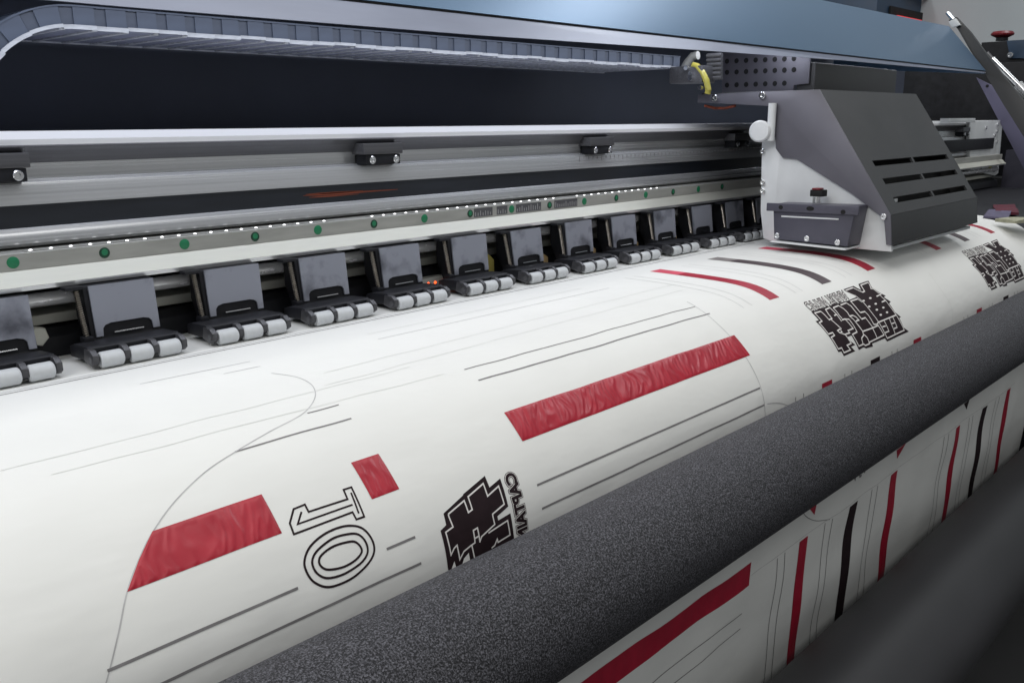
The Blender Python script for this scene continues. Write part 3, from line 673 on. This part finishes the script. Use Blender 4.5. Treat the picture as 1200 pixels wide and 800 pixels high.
# digits 1 and 0, outlined
NB = ((330, 560), 5.717)
one = H(Zm(*NB, [(82, 375), (55, 302), (80, 207), (155, 177), (180, 226), (440, 142), (413, 80), (466, 62), (553, 258), (500, 276), (474, 228)]))
dg = lay('digit_one', ribbon(one, .00125, True), 'black_ink', E1, pa)
lay('digit_stroke', ribbon(H(Zm(*NB, [(133, 225), (108, 307), (474, 178)])), .0012)+ribbon(H(Zm(*NB, [(463, 98), (516, 236)])), .0012), 'black_ink', E1, dg)
rings = ([(460, 318), (540, 335), (600, 400), (622, 480), (590, 560), (500, 650), (400, 705), (300, 728), (210, 690), (160, 610), (155, 540), (190, 460), (270, 385), (370, 335)],
         [(440, 375), (510, 375), (560, 420), (578, 490), (545, 555), (470, 612), (390, 652), (300, 668), (235, 635), (205, 570), (220, 510), (270, 455), (350, 400)],
         [(430, 430), (490, 425), (530, 460), (535, 500), (490, 552), (410, 595), (310, 612), (260, 585), (252, 540), (285, 497), (350, 455)])
zero = None
for rg in rings:
    P = H(Zm(*NB, rg)); q = [tuple(v) for v in catmull([P[-1]]+P+[P[0], P[1]], 6)][:-1]
    o = lay('digit_zero' if zero is None else 'digit_stroke', ribbon(q, .0014, True), 'black_ink', E1, zero or pa); zero = zero or o
# lettering
def text_polys(txt, extra=0.):
    cu = bpy.data.curves.new('lettering', 'FONT'); cu.body = txt; cu.offset = extra; cu.resolution_u = 3
    ob = bpy.data.objects.new('lettering', cu); COL.objects.link(ob); bpy.context.view_layer.update()
    me = bpy.data.meshes.new_from_object(ob.evaluated_get(bpy.context.evaluated_depsgraph_get()))
    polys = [[tuple(me.vertices[i].co[:2]) for i in p.vertices] for p in me.polygons]
    bpy.data.objects.remove(ob); bpy.data.curves.remove(cu); bpy.data.meshes.remove(me); return polys
def fit_text(txt, extra, fn, ref=None):
    P = text_polys(txt, extra); Q = text_polys(txt, 0.)
    x0 = min(p[0] for q in Q for p in q); x1 = max(p[0] for q in Q for p in q); y0 = min(p[1] for q in Q for p in q); y1 = max(p[1] for q in Q for p in q)
    return [[fn((p[0]-x0)/(x1-x0), (p[1]-y0)/(y1-y0)) for p in q] for q in P]
# emblem seen upright, twice along the web
ZA, ZB, ZC, ZD = ((935, 325), 16), ((995, 325), 16), ((935, 370), 16), ((995, 365), 16)
sil = [(950.6, 365.6), (962.5, 361), (990, 353.1), (993, 352.5), (1003, 348.5), (1001.5, 346.2), (996, 344), (990.5, 341.6), (988, 339.4), (1000, 335), (1004, 337.2), (1009, 340), (1005.6, 333.1), (1017.5, 329), (1019, 331.9), (1021.3, 336.9), (1028.8, 341.9), (1038, 346.6), (1035.6, 348.1), (1043.8, 353.4), (1042, 355.6), (1048.8, 365.6), (1055.6, 371.5), (1053.8, 372.5), (1058.8, 383.8), (1064.7, 388.4), (1039.4, 400), (1036.9, 396.3), (1021.9, 402.5), (1023.1, 405.9), (1015, 408.1), (1012.5, 406.6), (1006.3, 410), (1000, 397.5), (997.5, 393.1), (992.5, 395), (995, 398.8), (1001.9, 404), (996.9, 406.3), (1001.6, 411.3), (988.8, 417.2), (985.9, 411.6), (982.5, 412.5), (972.5, 395.6), (955.6, 376.3), (959.4, 375.3)]
white_l = [[(961.9, 364.7), (954.4, 366.9), (963, 376.3), (959.7, 378.3), (970.6, 391.5), (975.6, 389.7), (977.8, 392.8), (973.8, 395.3), (982.2, 408.8), (986.2, 407.5), (988.8, 413.1), (996, 410), (992.2, 404.7), (996.9, 402.2), (990, 391.9), (995.3, 390), (993.4, 387.5), (999.7, 384.7), (990, 373.8), (986.5, 374.8)],
    [(961.9, 364.7), (966.5, 369), (971.5, 374.6), (975, 373), (971, 368), (967.5, 362.5), (972.5, 360.2), (980.5, 368.5), (977.5, 369.6)], [(984, 390), (981.3, 387.5), (984, 385.6), (986.5, 389), (984, 390), (989.8, 391.9)], [(974, 374.5), (979, 379), (985.9, 385.6)],
    [(980.5, 368.5), (983, 372), (986, 376.5)], [(976.3, 360.6), (982.5, 358.1), (988.8, 361.9), (993, 366), (995.6, 370.3), (999.4, 369.5), (1003, 371.5), (1006.3, 375), (1003, 376.3)], [(976.3, 360.6), (980, 364.5), (983.5, 369.5), (986.5, 373)],
    [(985, 357.5), (991.3, 355), (996.9, 358.8), (1001, 364), (1006, 370), (1009.5, 374), (1013.5, 372.5), (1019, 379.5), (1022.5, 384)], [(995.6, 370.3), (1000, 374), (1005, 380), (1010.6, 387.5), (1011.9, 391.9)], [(990, 373.8), (995, 374), (999.5, 380), (1004.4, 388.8), (998.6, 391.9), (1006.3, 405.6), (1011.9, 403)],
    [(1007.5, 366.6), (996.3, 353.4), (1004.4, 350.6), (1010, 354.5)], [(1007.5, 366.6), (1013, 365.4), (1017, 369.5), (1020, 374), (1023.5, 380), (1027, 380.2), (1029.4, 377.5)],
    [(1001.5, 346.4), (1010, 353), (1015.6, 359.4), (1022, 367.5), (1029.4, 377.5), (1050.2, 369)], [(990.6, 340.8), (999.4, 337.2), (1005, 340), (1010.6, 342.5), (1013, 341.4), (1008.4, 334.4), (1016.9, 331.3), (1018.8, 333.8), (1020.3, 338.4), (1022.5, 338.4), (1028.8, 343.1), (1032.5, 344.7), (1026.9, 347.5)],
    [(1031.3, 346.4), (1037.5, 351.9), (1033.1, 354.1)], [(1037.5, 351.9), (1044, 360.5), (1050.2, 369), (1059.4, 386.9), (1039.4, 396.3), (1036.9, 391.3), (1030, 378.4)],
    [(1041.9, 373), (1045, 381), (1048.8, 391)], [(1035.6, 375.5), (1041.3, 388.1), (1036.9, 389.7)], [(1033.8, 383), (1037.5, 381.9)], [(1046, 371), (1051.3, 383.4), (1047.5, 385)], [(1044.8, 379.2), (1048.5, 378)],
    [(1011.3, 388.1), (1022, 384.4), (1028.8, 381.3), (1035.6, 392.5), (1018, 401.3)], [(1021.9, 384.4), (1027.5, 395.5)], Zm(*ZD, [(280, 430), (235, 500), (260, 600), (310, 635), (385, 600), (340, 490), (280, 430)])]
dots = Zm(*ZB, [(395, 390), (497, 497), (640, 567), (518, 607), (710, 655), (590, 703)])+Zm(*ZB, [(270, 440), (375, 548)])
SILX, WLX, DOTS = H(sil), [H(l) for l in white_l], H(dots)
tA, tB = hit(941, 356.5), hit(990, 342); tC, tD = hit(953, 363.5), hit(995, 350)
for k in range(2):
    dx = .5445*k; dxs = lambda P: [(p[0]+dx, p[1]) for p in P]
    lg = lay('emblem', tess(dxs(SILX)), 'black_ink', E1, pa, label='black lettered emblem with white outlines')
    polys = []
    for l in WLX: polys += ribbon(dxs(l), .0017)
    lay('emblem_outline', polys, 'white_ink', E1+.00014, lg)
    lay('emblem_dot', [[(c[0]+dx+.0036*math.cos(a), c[1]+.0013*math.sin(a)) for a in np.linspace(0, 2*math.pi, 10, endpoint=False)] for c in DOTS], 'white_ink', E1+.00014, lg)
    xa, xb2, sa, sb = tA[0]+.002, tB[0]-.004, tA[1]-.001, (tC[1]+tD[1])/2
    fn = lambda u, v: (xa+dx+(xb2-xa)*u, sa+(sb-sa)*v)       # transfer print: mirrored
    lay('lettering', fit_text('CAPTAIN TSUBASA', .075, fn), 'black_ink', E1, lg)
    lay('lettering_core', fit_text('CAPTAIN TSUBASA', -.004, fn), 'white_ink', E1+.00014, lg)
# the same emblem lying on its side, half under the foam roller
ZE, ZF = ((510, 545), 13.333), ((510, 605), 13.333)
silL = [(519.8, 601.3), (542.3, 580.3), (543, 578.4), (567.8, 557.4), (573.4, 570.9), (585.8, 560.4), (595.5, 593), (583, 604.5), (584, 609.5), (598, 601), (602.5, 630), (606, 655), (545, 690), (528, 688), (524.3, 665), (516, 621.5), (522.8, 614.8)]
lgL = lay('emblem', tess(H(silL)), 'black_ink', E1, pa, label='black emblem lying on its side, half under the foam roller')
wl = [Zm(*ZE, [(205, 760), (450, 550), (515, 735), (575, 690), (510, 490), (745, 285), (815, 480), (985, 325), (1075, 605), (895, 760), (900, 800)])+Zm(*ZF, [(930, 120), (720, 310), (690, 400)]),
      Zm(*ZF, [(610, 340), (590, 215), (655, 175), (680, 300), (610, 340), (615, 405), (550, 450), (440, 540), (375, 665), (335, 445), (290, 490), (240, 595), (160, 245), (275, 160), (212, 0)])+Zm(*ZE, [(205, 760)]),
      Zm(*ZF, [(680, 300), (695, 400)]), Zm(*ZF, [(830, 255), (1130, 60), (1170, 285), (985, 400), (970, 350), (930, 450), (880, 490)]), Zm(*ZF, [(565, 450), (605, 640), (612, 720)])]
polys = []
for l in wl: polys += ribbon(H(l), .0011)
lay('emblem_outline', polys, 'white_ink', E1+.00014, lgL)
for q in ([(240, 830), (290, 690), (320, 800)], [(405, 760), (440, 650), (515, 560), (535, 680)]):
    lay('emblem_gap', tess(H(Zm(*ZF, q))), 'paper', E1+.00014, lgL)
ta, tb = hit(598, 556), hit(615, 636)
fnL = lambda u, v: (.1330-.0092*v, ta[1]-.001+(tb[1]-ta[1]-.003)*u)
lay('lettering', fit_text('CAPTAIN', .125, fnL), 'black_ink', E1, lgL)
lay('lettering_rim', fit_text('CAPTAIN', .088, fnL), 'white_ink', E1+.00010, lgL)
lay('lettering_core', fit_text('CAPTAIN', .050, fnL), 'black_ink', E1+.00020, lgL)

# ------------------------------------------------------------------ rollers in front
def polar(th, d): a = math.radians(th); return (O[1]+d*math.cos(a), O[2]+d*math.sin(a))
fy, fz = polar(-41.1, .462); frad = .462*math.sin(math.radians(5.62))
fo = thing('foam_roller', (.6, fy, fz), 'thick dark grey speckled foam roller pressed against the paper', 'roller')
bm = bmesh.new(); add_lathe(bm, (-1.0, fy, fz), (1, 0, 0), [(0, frad-.004), (.004, frad), (2.64, frad), (2.644, frad-.004)], 96); finish('foam_sleeve', bm, 'foam', fo, True)
bm = bmesh.new(); add_tube(bm, (-1.06, fy, fz), (1.70, fy, fz), .012, n=24); finish('steel_core', bm, 'chrome', fo, True)
ly, lz = polar(-62.5, .70); lrad = .70*math.sin(math.radians(5.85))
lo = thing('take_up_roller', (.6, ly, lz), 'smooth black roller below the speckled foam roller', 'roller')
bm = bmesh.new(); add_lathe(bm, (-1.0, ly, lz), (1, 0, 0), [(0, lrad-.004), (.004, lrad), (2.64, lrad), (2.644, lrad-.004)], 96); finish('sleeve', bm, 'smooth_rubber', lo, True)
bm = bmesh.new(); add_tube(bm, (-1.06, ly, lz), (1.70, ly, lz), .014, n=24); finish('steel_core', bm, 'chrome', lo, True)
for x in (-1.08, 1.69):
    h = thing('roller_bracket', (x+.01, -.2, -.6), 'black side bracket carrying the two rollers', 'bracket', 'brackets at the ends of the rollers')
    prism('arm', [(fy-.03, fz+.03), (fy+.03, fz+.04), (-.18, -.12), (-.18, -.62), (ly, lz-.06), (ly-.05, lz), (ly-.03, lz+.06)], x, x+.012, 'black_plastic', h, bev=.002)

# ------------------------------------------------------------------ right end: housing, strut, emergency stop, tower, clutter
ho = thing('end_housing', (2.75, .0, -.95), 'black end housing of the printer beside the beam end plate', 'housing')
box('cabinet', 2.47, 3.10, -.30, .60, -.949, .02, 'shell_dark', ho, .004)
box('upper_wall', 2.55, 3.10, -.02, .60, .0205, .33, 'black_plastic', ho, .003)
p = onX(1147, 92, 2.40); q = [onX(*t, 2.40) for t in ((1144, 91), (1174, 106), (1205, 152), (1205, 208))]
prism('guard_sheet', [(t[1], t[2]) for t in q], 2.40, 2.404, 'purple_sheet', ho, bev=.0006)
p = onX(1157, 101, 2.40); bm = bmesh.new(); add_tube(bm, (2.3995, p[1], p[2]), (2.3990, p[1], p[2]), .004, n=12); finish('sheet_hole', bm, 'dark_hole', ho)
q = [onX(*t, 2.46) for t in ((1179, 176), (1207, 174), (1207, 238), (1170, 234))]
prism('door_panel', [(t[1], t[2]) for t in q], 2.46, 2.468, 'bracket_purple', ho, bev=.002)
q = onX(1190, 45, 2.62); es_y = q[1]
q = [onX(*t, 2.62) for t in ((1150, 50), (1215, 46), (1215, 130), (1150, 100))]
prism('control_top', [(t[1], t[2]) for t in q], 2.62, 3.0, 'black_plastic', ho, bev=.002)
q = [onX(*t, 2.615) for t in ((1180, 48), (1215, 46), (1215, 72), (1197, 68), (1184, 69))]
prism('blue_panel', [(t[1], t[2]) for t in q], 2.612, 2.619, 'navy_box', ho, bev=.001)
t_ = onX(1184, 65, 2.612); screw(ho, tuple(t_), (-1, 0, 0), .008)
p = onX(1174, 48, 2.66)
es = thing('emergency_stop', tuple(p), 'dark red mushroom emergency stop button on the end housing', 'stop button')
lathe('collar', p, (0, 0, 1), [(0, .016), (.008, .016), (.009, .013)], 'black_plastic', es)
lathe('mushroom_cap', (p[0], p[1], p[2]+.0092), (0, 0, 1), [(0, .018), (.006, .030), (.010, .031), (.016, .026), (.018, .012)], 'red_button', es)
st = thing('hood_strut', tuple(onX(1150, 60, 1.945)), 'black lifting arm at the end of the raised hood', 'lifting arm')
q = [onX(*t, 1.945) for t in ((1112, 24), (1121, 20), (1137, 37), (1160, 68), (1205, 124), (1205, 168), (1178, 125), (1156, 88), (1138, 60), (1124, 34))]
prism('arm', [(t[1], t[2]) for t in q], 1.940, 1.952, 'shell_dark', st, bev=.0015)
q = [onX(*t, 1.94) for t in ((1113, 26), (1121, 22), (1127, 30), (1117, 33))]
prism('hinge_clip', [(t[1], t[2]) for t in q], 1.930, 1.9398, 'plate_white', st, bev=.001)
a, b = onX(1110, 15, 1.94), onX(1117, 23, 1.94); bm = bmesh.new(); add_tube(bm, a, b, .0045, n=12); finish('hinge_bolt', bm, 'chrome', st, True)
gs = thing('gas_spring', tuple(onX(1180, 88, 2.05)), 'thin silver gas spring rod beside the black lifting arm', 'gas spring')
a, b, c, d = (onX(*t, 2.05) for t in ((1157, 62), (1163, 69), (1193, 99), (1208, 115)))
bm = bmesh.new(); add_tube(bm, a, b, .0036, n=12); finish('rod_end', bm, 'aluminium_dark', gs, True)
bm = bmesh.new(); add_tube(bm, b, c, .0058, n=16); finish('rod', bm, 'chrome', gs, True)
bm = bmesh.new(); add_tube(bm, c, d, .0100, n=16); finish('cylinder', bm, 'aluminium', gs, True)
tw = thing('control_tower', tuple(onY(1073, 40, 1.0)), 'dark navy control cabinet with a red light behind the hood', 'cabinet')
a, b = onY(1032, -40, 1.0), onY(1117, 40, 1.0)
box('cabinet', a[0], b[0], 1.0, 1.4, -.949, a[2], 'navy_box', tw, .01)
a, b = onY(1044, 7, .99), onY(1110, 60, .99); box('recess', a[0], b[0], .988, .998, b[2], a[2], 'dark_hole', tw, .002)
a, b = onY(1052, 18, .97), onY(1078, 40, .97); box('red_lamp', a[0], b[0], .965, .987, b[2], a[2], 'red_light', tw, .004)
a, b = onY(1066, -10, .97), onY(1120, 6, .97); box('upper_trim', a[0], b[0], .96, .987, b[2], a[2], 'bracket_purple', tw, .004)
# scraps of cloth lying on the platen past the paper's edge
def cloth(label, material, px, py, dx, dy, h, rz):
    p = onZ(px, py, 0); bm = bmesh.new(); nx, ny = 10, 6; G = []
    rnd = random.Random(px)
    ph = [rnd.uniform(0, 6) for _ in range(4)]
    for k in range(2):
        G.append([[bm.verts.new((p[0]+(math.cos(rz)*u-math.sin(rz)*v), p[1]+(math.sin(rz)*u+math.cos(rz)*v), (.0002 if k == 0 else h*(.55+.3*math.sin(40*u+ph[0])+.25*math.sin(55*v+ph[1]+20*u))+.002)-.0018))
                   for v in np.linspace(-dy, dy, ny)] for u in np.linspace(-dx, dx, nx)])
    for i in range(nx-1):
        for j in range(ny-1):
            bm.faces.new((G[1][i][j], G[1][i+1][j], G[1][i+1][j+1], G[1][i][j+1])); bm.faces.new((G[0][i][j], G[0][i][j+1], G[0][i+1][j+1], G[0][i+1][j]))
    ring = lambda g: [g[i][0] for i in range(nx)]+[g[nx-1][j] for j in range(1, ny)]+[g[i][ny-1] for i in range(nx-2, -1, -1)]+[g[0][j] for j in range(ny-2, 0, -1)]
    A, B = ring(G[0]), ring(G[1])
    for i in range(len(A)): bm.faces.new((A[i], A[(i+1) % len(A)], B[(i+1) % len(A)], B[i]))
    tag(finish('cloth_scrap', bm, material, None, True), label, 'cloth')
cloth('dark red folded cloth scrap lying past the paper edge', 'red_cloth', 1178, 246, .085, .02, .006, .3)
cloth('purple cloth scrap lying at the paper edge', 'purple_cloth', 1170, 251, .075, .02, .005, .2)
cloth('pale yellow cloth scrap beside the purple one', 'cream_cloth', 1198, 258, .05, .02, .005, -.3)
